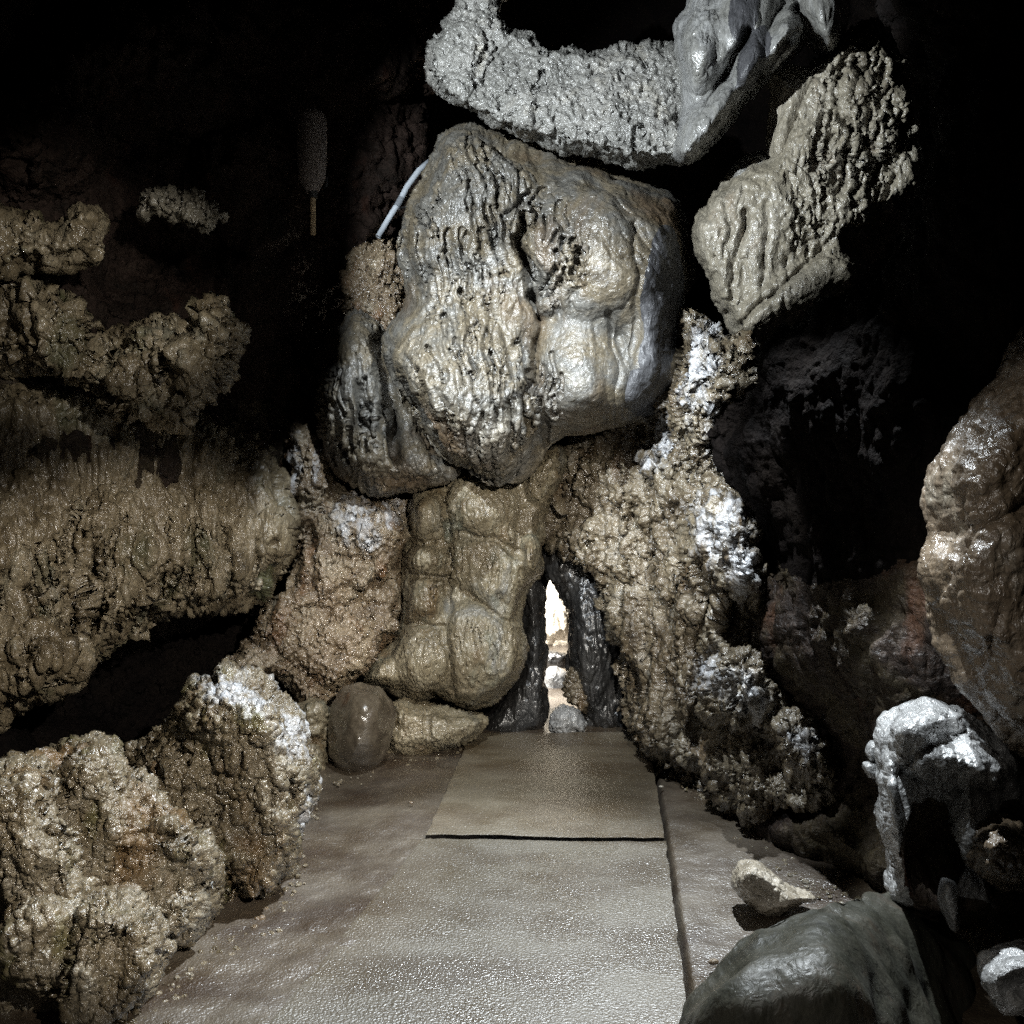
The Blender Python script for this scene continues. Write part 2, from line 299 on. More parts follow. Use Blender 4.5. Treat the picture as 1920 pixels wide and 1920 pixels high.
def rock(name, poly, depth, T, R, mat, label, cat='rock', lobes=(), cuts=(), kinds=(), step=2.5, back=.6, jag=4, jagf=.03, group=None,
         kind=None, smax=.03, p=2.0, mats=None, holes=None, foot=None, crust=(), grow=3.0):
    """closed body: front relief of lobes (cx,cy,rx,ry,ang,h), cuts (points,width,depth), then surface kinds along the normals.
    kinds entries: (kind, amp, freq, stretch[, masks]) ; masks = list of (cx,cy,rx,ry,ang)"""
    poly = chaikin(poly, 2); x0, y0 = poly.min(0) - 14; x1, y1 = poly.max(0) + 14
    xs = np.arange(x0, x1 + step, step); ys = np.arange(y0, y1 + step, step)
    X, Y = np.meshgrid(xs, ys); sh = X.shape
    def jagged(X, Y):
        q = np.stack([X.ravel() * jagf, Y.ravel() * jagf, np.full(X.size, len(label) * 1.7)], 1)
        dx = fbm(q, 1, 3).reshape(sh) * jag; dy = fbm(q + 50, 1, 3).reshape(sh) * jag
        return X + dx, Y + dy
    WX, WY = jagged(X, Y) if jag else (X, Y)
    sd = poly_sd(WX, WY, poly)
    if holes:
        for h in holes: sd = np.minimum(sd, -poly_sd(WX, WY, chaikin(h, 2)))
    sd = sd + grow; gy, gx = np.gradient(sd, step); g = gx * gx + gy * gy + .05
    inside = sd > .3 * step; inside[0] = inside[-1] = False; inside[:, 0] = inside[:, -1] = False
    keep = inside.copy()
    for a_ in (-1, 0, 1):
        for b_ in (-1, 0, 1): keep |= np.roll(np.roll(inside, a_, 0), b_, 1)
    out = keep & ~inside
    mv = np.clip(sd, -1.5 * step, 1.5 * step) / g
    X = np.where(out, X - mv * gx, X); Y = np.where(out, Y - mv * gy, Y)
    s = np.where(out, 0, np.clip(sd, 0, None)); edge = s <= 0
    t = np.clip(s / R, 0, 1); prof = 1 - (1 - t) ** 2
    x = X; y = Y
    H = np.zeros(sh); neg = np.zeros(sh)
    if lobes:
        acc = np.zeros(sh); k = 1 / smax
        for l in lobes:
            h = l[5] * lobe(x, y, *l[:5])
            if l[5] > 0: acc = acc + np.exp(k * h) - 1
            else: neg = neg + h
        H = np.log(1 + acc) / k
    Hf = T * prof + (H + neg) * sstep(0, 1, np.clip(s / (R * .35), 0, 1))
    for pts, wd, dp in cuts:
        d = line_d(x + 3 * np.sin(y * .07), y + 3 * np.sin(x * .09), pts)
        Hf = Hf - dp * np.exp(-(d / wd) ** 2) * sstep(0, 1, np.clip(s / 8, 0, 1))
    D = depth(x, y) if callable(depth) else np.full(sh, float(depth))
    D = np.where(edge, D, D)
    Pf = at(x, y, D - np.where(edge, 0, Hf))
    Pb = at(x, y, D) + np.array([0, 1, 0]) * (np.where(edge, 0, T * back * prof + .02))[..., None]
    # indexing
    idf = -np.ones(sh, int); n = keep.sum(); idf[keep] = np.arange(n)
    inner = keep & ~edge; idb = idf.copy(); idb[inner] = n + np.arange(inner.sum())
    V = np.concatenate([Pf[keep], Pb[inner]])
    q = keep[:-1, :-1] & keep[1:, :-1] & keep[:-1, 1:] & keep[1:, 1:]
    def quads(I): return np.stack([I[:-1, :-1][q], I[1:, :-1][q], I[1:, 1:][q], I[:-1, 1:][q]], 1)
    fa = quads(idf)
    allin = (~edge[:-1, :-1]) | (~edge[1:, :-1]) | (~edge[:-1, 1:]) | (~edge[1:, 1:])
    fb = quads(idb)[allin[q]][:, ::-1]; fa = fa[allin[q]]
    Fc = np.concatenate([fa, fb])
    used = np.unique(Fc); remap = -np.ones(len(V), int); remap[used] = np.arange(len(used)); V = V[used]; Fc = remap[Fc]
    pxy = np.concatenate([np.stack([x[keep], y[keep]], 1), np.stack([x[inner], y[inner]], 1)])[used]
    isf = (np.arange(n + inner.sum()) < n)[used]
    for kd in kinds:
        N = vnormals(V, Fc)
        d = surf(V, kd[0], kd[1], kd[2], kd[3] if len(kd) > 3 else (1, 1, 1))
        if len(kd) > 4 and kd[4]:
            mk = np.zeros(len(V))
            for m_ in kd[4]: mk = np.maximum(mk, soft(pxy[:, 0], pxy[:, 1], *m_))
            if len(kd) > 5 and kd[5]: mk = 1 - mk
            d = d * mk
        V = V + N * d[:, None]
    if foot is not None: V[:, 2] = np.maximum(V[:, 2], foot)
    o = mesh_obj(name, V, Fc, M[mat] if not mats else [M[mat]] + [M[a[0]] for a in mats])
    if crust:                    # silvery calcite crust, its pale colour also painting lamp glare on lit faces
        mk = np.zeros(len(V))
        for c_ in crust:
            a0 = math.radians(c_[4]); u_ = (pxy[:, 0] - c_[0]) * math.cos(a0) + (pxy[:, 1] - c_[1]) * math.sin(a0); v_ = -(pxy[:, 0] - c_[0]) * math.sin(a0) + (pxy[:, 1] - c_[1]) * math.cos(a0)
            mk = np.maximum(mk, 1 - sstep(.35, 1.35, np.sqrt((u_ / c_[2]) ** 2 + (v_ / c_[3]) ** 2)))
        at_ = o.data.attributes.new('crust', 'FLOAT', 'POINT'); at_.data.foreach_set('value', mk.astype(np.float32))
    if mats:                     # stained stone and painted shade: material chosen per face
        cx = pxy[Fc].mean(1); mi = np.zeros(len(Fc), np.int32); q3 = V[Fc[:, 0]]
        for k, a in enumerate(mats):
            nn = .25 * fbm(q3, 9, 4)
            for m_ in a[1]:
                mi[(soft(cx[:, 0], cx[:, 1], *m_) + nn) > .5] = k + 1
        o.data.polygons.foreach_set('material_index', mi)
    return tag(o, label, cat, group, kind)

def tube(name, pts, rad, mat, parent=None, seg=14, caps=True):
    pts = [np.array(p, float) for p in pts]; rad = rad if hasattr(rad, '__len__') else [rad] * len(pts)
    V = []; Fc = []
    for i, p in enumerate(pts):
        t = pts[min(i + 1, len(pts) - 1)] - pts[max(i - 1, 0)]; t /= np.linalg.norm(t)
        a = np.cross(t, [0, 0, 1.0]) if abs(t[2]) < .9 else np.cross(t, [1.0, 0, 0]); a /= np.linalg.norm(a); b = np.cross(t, a)
        for k in range(seg):
            w_ = 2 * math.pi * k / seg; V.append(p + rad[i] * (a * math.cos(w_) + b * math.sin(w_)))
    for i in range(len(pts) - 1):
        for k in range(seg):
            Fc.append([i * seg + k, i * seg + (k + 1) % seg, (i + 1) * seg + (k + 1) % seg, (i + 1) * seg + k])
    for e, j in ((0, 0), (len(pts) - 1, (len(pts) - 1) * seg)):
        c = len(V); V.append(pts[e])
        for k in range(0, seg, 2): Fc.append([c, j + k, j + (k + 1) % seg, j + (k + 2) % seg])
    return mesh_obj(name, V, Fc, mat, parent)

# ------------------------------------------------------------------ large structure: floor, path, shell
def grid_sheet(name, xs, ys, zf, mat, kind='structure'):
    X, Y = np.meshgrid(xs, ys); P = np.stack([X.ravel(), Y.ravel(), np.zeros(X.size)], 1)
    P[:, 2] = zf(P); n, m = X.shape; I = np.arange(n * m).reshape(n, m)
    Fc = np.stack([I[:-1, :-1].ravel(), I[:-1, 1:].ravel(), I[1:, 1:].ravel(), I[1:, :-1].ravel()], 1)
    o = mesh_obj(name, P, Fc, mat, base=np.zeros(3)); return tag(o, kind=kind)

def floor_mat(name, path):
    m = bpy.data.materials.new(name); m.use_nodes = True; nt = m.node_tree; L = nt.links.new; b = nt.nodes["Principled BSDF"]
    g = nd(nt, 'ShaderNodeNewGeometry')
    n1 = nd(nt, 'ShaderNodeTexNoise'); n1.inputs['Scale'].default_value = 1.7; n1.inputs['Detail'].default_value = 7; n1.inputs['Roughness'].default_value = .6; mg = nd(nt, 'ShaderNodeMapping'); mg.inputs['Rotation'].default_value = (0, 0, .25); mg.inputs['Scale'].default_value = (1, 1.9, 1); L(g.outputs['Position'], mg.inputs[0]); L(mg.outputs[0], n1.inputs['Vector'])
    cr = nd(nt, 'ShaderNodeValToRGB'); e = cr.color_ramp.elements; e[0].position = .38; e[1].position = .62
    if path == 1: e[0].color = (.055, .038, .019, 1); e[1].color = (.092, .075, .047, 1)
    elif path == 2: e[0].color = (.075, .052, .026, 1); e[1].color = (.125, .10, .062, 1)
    else: e[0].color = (.032, .018, .008, 1); e[1].color = (.08, .06, .036, 1)
    L(n1.outputs[0], cr.inputs[0])
    n2 = nd(nt, 'ShaderNodeTexNoise'); n2.inputs['Scale'].default_value = 160; n2.inputs['Detail'].default_value = 4; n2.inputs['Roughness'].default_value = .8; L(g.outputs['Position'], n2.inputs['Vector'])
    mr = nd(nt, 'ShaderNodeMapRange'); mr.inputs[1].default_value = .3; mr.inputs[2].default_value = .7; mr.inputs[3].default_value = .6; mr.inputs[4].default_value = 1.35; L(n2.outputs[0], mr.inputs[0])
    mx = nd(nt, 'ShaderNodeMix', data_type='RGBA', blend_type='MULTIPLY'); mx.inputs[0].default_value = 1; L(cr.outputs[0], mx.inputs[6]); L(mr.outputs[0], mx.inputs[7]); L(mx.outputs[2], b.inputs['Base Color'])
    n3 = nd(nt, 'ShaderNodeTexNoise'); n3.inputs['Scale'].default_value = 3.5; n3.inputs['Detail'].default_value = 5; L(g.outputs['Position'], n3.inputs['Vector'])
    r2 = nd(nt, 'ShaderNodeMapRange'); r2.inputs[1].default_value = .35; r2.inputs[2].default_value = .65; r2.inputs[3].default_value = .42; r2.inputs[4].default_value = .66; L(n3.outputs[0], r2.inputs[0]); L(r2.outputs[0], b.inputs['Roughness'])
    n4 = nd(nt, 'ShaderNodeTexNoise'); n4.inputs['Scale'].default_value = 120; n4.inputs['Detail'].default_value = 1.5; n4.inputs['Roughness'].default_value = .65; L(g.outputs['Position'], n4.inputs['Vector'])
    bp = nd(nt, 'ShaderNodeBump'); bp.inputs['Distance'].default_value = .0062 if path else .005; bp.inputs['Strength'].default_value = .9; L(n4.outputs[0], bp.inputs['Height']); L(bp.outputs[0], b.inputs['Normal'])
    b.inputs['Specular IOR Level'].default_value = 1.0; b.inputs['Coat Weight'].default_value = 1; b.inputs['Coat IOR'].default_value = 1.65; r5 = nd(nt, 'ShaderNodeMapRange'); r5.inputs[1].default_value = .4; r5.inputs[2].default_value = .6; r5.inputs[3].default_value = .22; r5.inputs[4].default_value = .5; L(n1.outputs[0], r5.inputs[0]); L(r5.outputs[0], b.inputs['Coat Roughness']); L(bp.outputs[0], b.inputs['Coat Normal'])
    return m
MF = floor_mat('damp_trodden_floor', 0); MP = floor_mat('worn_concrete', 1); MP2 = floor_mat('worn_brown_concrete', 2)
def gp(px, py, z=0.0):                      # pixel -> point on the floor plane z
    d = ray(px, py); return CAM + d * ((z - CAMH) / d[2])
def ground_z(P):
    a, b = gp(1214, 1372), gp(1297, 1960); c_, d_ = gp(884, 1374), gp(800, 1566)
    f = lambda p, q: np.interp(P[:, 1], [q[1], p[1]], [q[0], p[0]])
    zr = P[:, 0] - (b[0] + (P[:, 1] - b[1]) * (a[0] - b[0]) / (a[1] - b[1]))      # metres right of the path
    near = gp(470, 1960); far = gp(796, 1568); zl = (near[0] + (P[:, 1] - near[1]) * (far[0] - near[0]) / (far[1] - near[1])) - P[:, 0]
    z = -.022 + .014 * fbm(P, 1.6, 4) + .004 * fbm(P, 9, 4) + .0018 * fbm(P, 45, 3)
    z = z - .09 * np.exp(-((zr - .006) / .016) ** 2) * (P[:, 1] < 5.3)            # open joint along the right edge
    z = z + (.014 + .010 * fbm(P, 5, 4)) * sstep(-.22, -.02, -np.abs(zl)) * (P[:, 1] < far[1])   # mud washed over the near left edge
    q1 = gp(800, 1568); z = z - .08 * np.exp(-((P[:, 1] - q1[1]) / .03) ** 2) * (P[:, 0] > q1[0] + .02) * (zr < 0)
    return z
def fine(a, b, lo, hi, d, D):
    return np.concatenate([np.arange(lo, a, D), np.arange(a, b, d), np.arange(b, hi, D)])
grid_sheet('ground', fine(-1.6, 1.6, -4, 4, .009, .08), fine(2.0, 5.6, -2, 13, .010, .08), ground_z, MF)
def slab(name, quad, z, th, mat):
    q = [gp(*p, z) for p in quad]           # near-left, near-right, far-right, far-left
    nu, nv = 90, 90; V = []; e = .004
    for i in range(nv + 1):
        for j in range(nu + 1):
            u = j / nu; v = i / nv
            V.append((q[0] * (1 - u) + q[1] * u) * (1 - v) + (q[3] * (1 - u) + q[2] * u) * v)
    V = np.array(V); R_ = np.arange((nu + 1) * (nv + 1)).reshape(nv + 1, nu + 1)
    ed = (R_ * 0).astype(bool); ed[0] = ed[-1] = True; ed[:, 0] = ed[:, -1] = True; ed = ed.ravel()
    V[:, 2] = z + .004 * fbm(V, 2.5, 3)
    jag = .006 * fbm(V, 12, 3); V[ed, 0] += jag[ed]; V[ed, 1] += jag[ed]; V[ed, 2] -= .001
    Fc = [np.stack([R_[:-1, :-1].ravel(), R_[:-1, 1:].ravel(), R_[1:, 1:].ravel(), R_[1:, :-1].ravel()], 1)]
    loop = np.concatenate([R_[0, :-1], R_[:-1, -1], R_[-1, :0:-1], R_[:0:-1, 0]]); B = V[loop].copy(); B[:, 2] = z - th
    bi = len(V) + np.arange(len(loop)); V = np.concatenate([V, B])
    nf = len(Fc[0]); Fc.append(np.stack([loop, bi, np.roll(bi, -1), np.roll(loop, -1)], 1)); o = mesh_obj(name, V, np.concatenate(Fc), [mat, M['shade_black']], smooth=False)
    mi = np.ones(len(o.data.polygons), np.int32); mi[:nf] = 0; o.data.polygons.foreach_set('material_index', mi)  # side faces coloured black as shade in the joint
    return tag(o, kind='structure')
slab('path', [(470, 1960), (1297, 1960), (1248, 1578), (794, 1572)], .0, .06, MP)
slab('path', [(800, 1564), (1246, 1571), (1214, 1372), (884, 1374)], .004, .09, MP2)

def shell():                                 # one rough tunnel round everything, closed at both ends
    nu, nv = 260, 330; V = []
    yy = np.linspace(-2.2, 9.6, nv)
    A = np.linspace(0, 2 * math.pi, nu, endpoint=False)
    Yg, Ag = np.meshgrid(yy, A, indexing='ij')
    e = np.clip(np.minimum((Yg + 2.2) / .8, (9.6 - Yg) / .8), 0, 1); sc = np.sqrt(1 - (1 - e) ** 2)
    rx = 3.2 * sc; rz = np.where(np.sin(Ag) > 0, 6.5, 2.35) * sc
    V = np.stack([rx * np.cos(Ag), Yg, 1.75 + rz * np.sin(Ag)], -1).reshape(-1, 3)
    I = np.arange(nu * nv).reshape(nv, nu); J = np.roll(I, -1, 1)
    Fc = np.stack([I[:-1].ravel(), I[1:].ravel(), J[1:].ravel(), J[:-1].ravel()], 1)
    N = vnormals(V, Fc); c = np.stack([0 * V[:, 0], V[:, 1], 0 * V[:, 0] + 1.75], 1); inn = c - V; inn /= np.linalg.norm(inn, axis=1)[:, None] + 1e-9
    d = .28 * fbm(V, .9, 3) + .1 * fbm(V, 3, 4) + surf(V, 'cells', .05, 4, (1, 1, .6))
    V = V + inn * d[:, None] * np.repeat(sc[:, :1], nu, 1).reshape(-1, 1)
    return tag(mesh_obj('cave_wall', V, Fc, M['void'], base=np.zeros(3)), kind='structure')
shell()
def blocker():                                   # unseen plate added above the frame, keeps the first lamp off the right wall
    c = [(-.99, 1.85, 2.56), (-.62, 1.85, 2.56), (-.62, 1.85, 2.97), (-.86, 1.85, 2.95), (-.99, 1.85, 2.908)]
    V = [(x, y + d, z) for d in (0, .004) for x, y, z in c]; me = bpy.data.meshes.new('blocker_plate')
    me.from_pydata(V, [], [(0, 1, 2, 3, 4), (9, 8, 7, 6, 5)] + [(k, k + 5, (k + 1) % 5 + 5, (k + 1) % 5) for k in range(5)]); me.materials.append(M['shade_black'])
    o = bpy.data.objects.new('beam_blocker', me); COL.objects.link(o); tag(o, kind='structure')
blocker()
V1 = (1, 1, 1); VS = (1, 1, .28); VM = (1, 1, .5)
# side and back walls of the chamber
def lin(px, a, b): return np.interp(px, a, b)
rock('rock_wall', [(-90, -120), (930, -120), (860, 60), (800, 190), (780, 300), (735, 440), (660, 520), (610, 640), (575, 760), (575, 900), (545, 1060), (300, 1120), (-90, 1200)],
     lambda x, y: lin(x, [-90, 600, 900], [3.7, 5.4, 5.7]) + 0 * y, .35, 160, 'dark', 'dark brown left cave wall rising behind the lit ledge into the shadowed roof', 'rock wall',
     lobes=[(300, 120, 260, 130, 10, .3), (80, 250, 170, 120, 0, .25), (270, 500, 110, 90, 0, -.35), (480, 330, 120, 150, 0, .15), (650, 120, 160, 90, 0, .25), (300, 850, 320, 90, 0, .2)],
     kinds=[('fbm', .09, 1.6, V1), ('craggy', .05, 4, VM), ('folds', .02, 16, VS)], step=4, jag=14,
     mats=[('dim', [(150, 150, 420, 330, 0), (300, 480, 380, 330, 0), (700, 300, 330, 420, 0), (560, 620, 120, 160, 0)])])  # upper wall coloured darker to paint its shade
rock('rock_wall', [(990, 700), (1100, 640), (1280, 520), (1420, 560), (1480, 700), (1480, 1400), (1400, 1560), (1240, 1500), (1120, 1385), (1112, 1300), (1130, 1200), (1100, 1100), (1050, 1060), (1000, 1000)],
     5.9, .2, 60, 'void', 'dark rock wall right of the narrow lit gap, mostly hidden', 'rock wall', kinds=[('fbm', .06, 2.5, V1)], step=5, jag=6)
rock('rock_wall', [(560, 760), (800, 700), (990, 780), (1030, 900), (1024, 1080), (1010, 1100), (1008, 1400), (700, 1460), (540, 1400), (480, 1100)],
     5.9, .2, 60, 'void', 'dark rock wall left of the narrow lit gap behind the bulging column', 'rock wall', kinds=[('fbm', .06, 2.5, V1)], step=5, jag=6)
rwd = lambda x, y: lin(x, [1330, 1390, 1700, 2000], [4.2, 3.95, 3.28, 3.05]) + .0003 * (y - 1450)
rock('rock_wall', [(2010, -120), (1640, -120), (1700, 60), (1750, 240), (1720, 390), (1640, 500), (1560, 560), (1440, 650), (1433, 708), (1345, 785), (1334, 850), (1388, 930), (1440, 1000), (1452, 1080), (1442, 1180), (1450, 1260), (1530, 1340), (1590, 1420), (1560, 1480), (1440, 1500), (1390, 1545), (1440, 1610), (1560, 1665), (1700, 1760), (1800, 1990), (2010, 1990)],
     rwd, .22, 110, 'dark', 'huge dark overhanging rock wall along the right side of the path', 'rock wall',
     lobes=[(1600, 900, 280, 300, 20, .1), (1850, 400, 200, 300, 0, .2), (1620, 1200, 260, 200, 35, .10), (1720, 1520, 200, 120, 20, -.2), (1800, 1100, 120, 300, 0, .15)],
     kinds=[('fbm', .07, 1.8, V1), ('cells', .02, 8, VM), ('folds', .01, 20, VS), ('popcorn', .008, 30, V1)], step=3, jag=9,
     mats=[('void', [(1570, 760, 280, 350, 0), (1850, 300, 300, 420, 0), (1480, 1480, 90, 60, 0)])])  # near-black regions paint the shadow on the right wall

# ------------------------------------------------------------------ the hanging boulder and its neighbours
FIS = [(870, 420, 150, 200, 0), (870, 740, 165, 190, -15), (1020, 470, 95, 130, 0)]
rock('boulder', [(867, 233), (917, 246), (975, 262), (1029, 279), (1100, 296), (1158, 325), (1217, 346), (1267, 379), (1292, 417), (1304, 467), (1302, 525), (1283, 575), (1271, 637), (1275, 700), (1250, 750), (1200, 783), (1150, 792), (1092, 812), (1042, 829), (1025, 838), (1000, 875), (967, 904), (933, 908), (900, 896), (867, 875), (817, 850), (792, 800), (758, 750), (725, 687), (721, 633), (746, 592), (762, 575), (754, 525), (746, 483), (746, 442), (767, 379), (796, 333), (817, 283), (829, 254)],
     4.6, .3, 75, 'boulder', 'massive wedged boulder hanging at the centre, fissured on its left and smooth on its right', 'boulder',
     lobes=[(880, 400, 135, 190, 8, .16), (1120, 470, 175, 160, 25, .30), (865, 735, 160, 185, -18, .36), (1085, 700, 88, 135, 0, .20), (1236, 590, 75, 205, 6, .16), (760, 640, 55, 70, 0, .16), (1215, 450, 90, 110, 30, .2), (930, 560, 120, 120, 0, .14), (1160, 740, 70, 70, 0, .1)],
     cuts=[([(985, 410), (970, 450), (985, 500), (1000, 560), (1008, 600)], 9, .14), ([(985, 480), (1020, 545), (1000, 560)], 14, .10), ([(905, 430), (930, 470), (945, 510), (925, 520)], 6, .06), ([(1010, 620), (1000, 700), (1015, 790), (1030, 840)], 7, .07), ([(985, 780), (1010, 840)], 8, .05), ([(1140, 590), (1155, 700), (1150, 790)], 5, .03), ([(1185, 420), (1195, 520), (1190, 640), (1165, 770)], 6, .03), ([(950, 400), (1000, 360), (1070, 335), (1130, 350), (1180, 400)], 6, .03)]
     + grooves(1, 38, 850, 430, 100, 180, lambda x, y: (.16, 1), 120, 3.6, .04, .18) + grooves(2, 50, 880, 730, 130, 140, lambda x, y: (955 - x, 1080 - y), 120, 3.6, .045, .18)
     + grooves(3, 20, 1040, 450, 55, 110, lambda x, y: (-.05, 1), 45, 4, .05, .5) + grooves(4, 9, 880, 270, 60, 40, lambda x, y: (.35, 1), 60, 3, .03) + grooves(5, 12, 1030, 740, 22, 90, lambda x, y: (.1, 1), 70, 3, .03)
     + grooves(6, 10, 1180, 420, 70, 70, lambda x, y: (.8, .9), 90, 4, .012, .1),
     kinds=[('low', .035, 3, V1), ('fissure', .022, 9, (1, 1, .14), FIS), ('fissure', .012, 24, (1, 1, .2), FIS), ('craggy', .016, 16, VM, [(930, 500, 60, 90, 0), (930, 760, 50, 90, 0)]), ('folds', .006, 10, VS, FIS, True), ('fbm', .004, 22, V1)],
     step=1.6, jag=5, mats=[('slate', [(1240, 575, 42, 175, 5), (1215, 735, 50, 50, 0)])])
rock('boulder', [(660, 580), (710, 590), (740, 640), (770, 730), (800, 800), (830, 850), (868, 880), (840, 905), (790, 920), (730, 935), (670, 915), (630, 890), (600, 830), (590, 750), (595, 700), (625, 660), (640, 600)],
     4.9, .25, 45, 'boulder', 'smaller grey fissured block tucked under the left side of the hanging boulder', 'boulder',
     lobes=[(665, 750, 70, 160, -8, .2), (760, 860, 100, 50, 15, .1)], cuts=[([(715, 640), (735, 760), (740, 850)], 14, .16)] + grooves(7, 30, 665, 760, 55, 130, lambda x, y: (.12, 1), 110, 3.6, .035, .18),
     kinds=[('low', .03, 4, V1), ('fissure', .018, 11, (1, 1, .18)), ('fissure', .012, 26, (1, 1, .22))], step=2, jag=6)
rock('rock', [(650, 475), (700, 462), (745, 445), (775, 520), (760, 590), (745, 650), (715, 690), (670, 650), (640, 610), (648, 540)], 5.15, .14, 36, 'brown', 'rusty crumbly rock fragment left of the hanging boulder below the white pipe',
     kinds=[('craggy', .05, 9, VM), ('fissure', .03, 20, VM)], step=2.2, jag=12)
rock('rock_arch', [(795, 120), (830, 60), (855, 0), (870, -90), (945, -90), (935, 0), (945, 58), (985, 62), (1012, 86), (1060, 84), (1110, 100), (1180, 92), (1265, 80), (1320, 100), (1345, 180), (1335, 262), (1275, 305), (1200, 302), (1140, 294), (1090, 286), (1020, 264), (960, 240), (900, 215), (850, 182), (805, 150)],
     lambda x, y: 4.3 - .0007 * (y - 180), .14, 22, 'arch', 'pale grey pitted rock arch crossing above the hanging boulder', 'rock arch',
     lobes=[(1150, 215, 150, 80, 12, .10), (860, 110, 60, 110, 20, .05), (1240, 265, 90, 45, 0, .06), (1010, 200, 60, 60, 0, .06)],
     cuts=[([(915, 90), (893, 140), (878, 190)], 4, .03), ([(1022, 96), (1012, 150), (1000, 250)], 4, .03), ([(1192, 240), (1230, 238), (1275, 220)], 4, .03), ([(1190, 240), (1192, 300)], 4, .025)],
     kinds=[('low', .035, 4, V1), ('craggy', .02, 7, V1), ('pits', .026, 20, V1), ('pits', .012, 42, V1), ('fbm', .006, 30, V1)], step=2, jag=8)
rock('flowstone_drapery', [(1266, 40), (1290, 5), (1310, -90), (1600, -90), (1590, 20), (1583, 70), (1560, 105), (1530, 85), (1505, 60), (1500, 90), (1470, 120), (1440, 145), (1415, 170), (1370, 235), (1325, 290), (1285, 306), (1262, 295), (1265, 255), (1282, 200), (1275, 120), (1266, 80)],
     4.1, .2, 35, 'drape', 'smooth grey rock drapery with twisted folds at the right end of the arch', 'flowstone',
     lobes=[(1320, 90, 50, 90, 10, .16), (1410, 110, 30, 75, 20, .2), (1390, 40, 60, 120, 25, .15), (1470, 70, 35, 90, 30, .22), (1545, 20, 40, 90, -5, .2), (1335, 220, 35, 100, 32, .18), (1300, 250, 40, 60, 20, .1)],
     cuts=[([(1400, 60), (1370, 120), (1330, 190)], 8, .1), ([(1500, -20), (1490, 60), (1430, 140)], 7, .09), ([(1500, 20), (1530, 80)], 12, .15)],
     kinds=[('folds', .012, 9, VS), ('fissure', .012, 26, (1, 1, .4), [(1310, 70, 45, 90, 0), (1310, 250, 50, 50, 0)]), ('fbm', .006, 16, VM)], step=2, jag=3,
     mats=[('slate', [(1412, 110, 28, 70, 20), (1395, 20, 30, 60, 10)])])
rock('flowstone_shoulder', [(1650, 32), (1668, 52), (1690, 110), (1710, 180), (1746, 232), (1728, 272), (1734, 310), (1716, 360), (1690, 392), (1650, 392), (1636, 430), (1600, 430), (1575, 462), (1612, 484), (1624, 512), (1606, 550), (1500, 600), (1440, 645), (1408, 655), (1375, 618), (1350, 575), (1320, 500), (1305, 450), (1302, 410), (1330, 375), (1365, 335), (1372, 318), (1420, 288), (1446, 298), (1462, 240), (1500, 150), (1548, 95), (1590, 55)],
     lambda x, y: 4.25 + 0 * x, .2, 32, 'shoulder', 'buff flowstone shoulder right of the hanging boulder with ragged flaking upper right edge', 'flowstone',
     lobes=[(1410, 450, 120, 170, 20, .10), (1490, 545, 150, 50, -32, .16), (1590, 210, 110, 190, 20, .12), (1500, 350, 130, 150, 30, .12), (1590, 505, 40, 35, 0, .12), (1445, 450, 30, 140, 12, .05), (1385, 530, 30, 90, 0, .04)],
     cuts=[([(1400, 400), (1385, 480), (1400, 560)], 9, .03), ([(1440, 380), (1430, 500)], 8, .025), ([(1375, 615), (1440, 560), (1540, 470)], 6, .06), ([(1475, 330), (1500, 400), (1520, 460)], 5, .03)] + grooves(10, 50, 1610, 230, 80, 150, lambda x, y: (-.15, 1), 60, 4.5, .05, .4) + grooves(11, 14, 1400, 460, 80, 110, lambda x, y: (-.12, 1), 110, 5, .02, .15),
     kinds=[('low', .02, 4, V1), ('craggy', .03, 9, (1, 1, .6), [(1630, 230, 110, 190, 20), (1560, 420, 80, 90, 0)]), ('fissure', .022, 18, (1, 1, .35), [(1610, 210, 130, 200, 20), (1520, 330, 60, 160, 0)]), ('folds', .008, 12, VS, [(1400, 470, 110, 170, 0)]), ('fbm', .007, 24, V1)], step=2, jag=7)
rock('stalactite', [(1440, 120), (1500, 130), (1550, 120), (1536, 170), (1525, 205), (1500, 252), (1482, 290), (1456, 310), (1436, 282), (1442, 230), (1446, 180)], 4.12, .12, 40, 'shoulder', 'short tan rock tongue hanging beside the dark hole at upper right', 'stalactite', kinds=[('low', .02, 5, V1), ('fbm', .006, 18, VM)], step=2, jag=3)
rock('rock', [(1368, 318), (1400, 292), (1440, 280), (1452, 305), (1470, 330), (1420, 345), (1372, 345)], 4.2, .12, 26, 'arch', 'small pale ledge stone below the hanging rock tongue', kinds=[('fbm', .012, 9, V1)], step=2.2, jag=3)

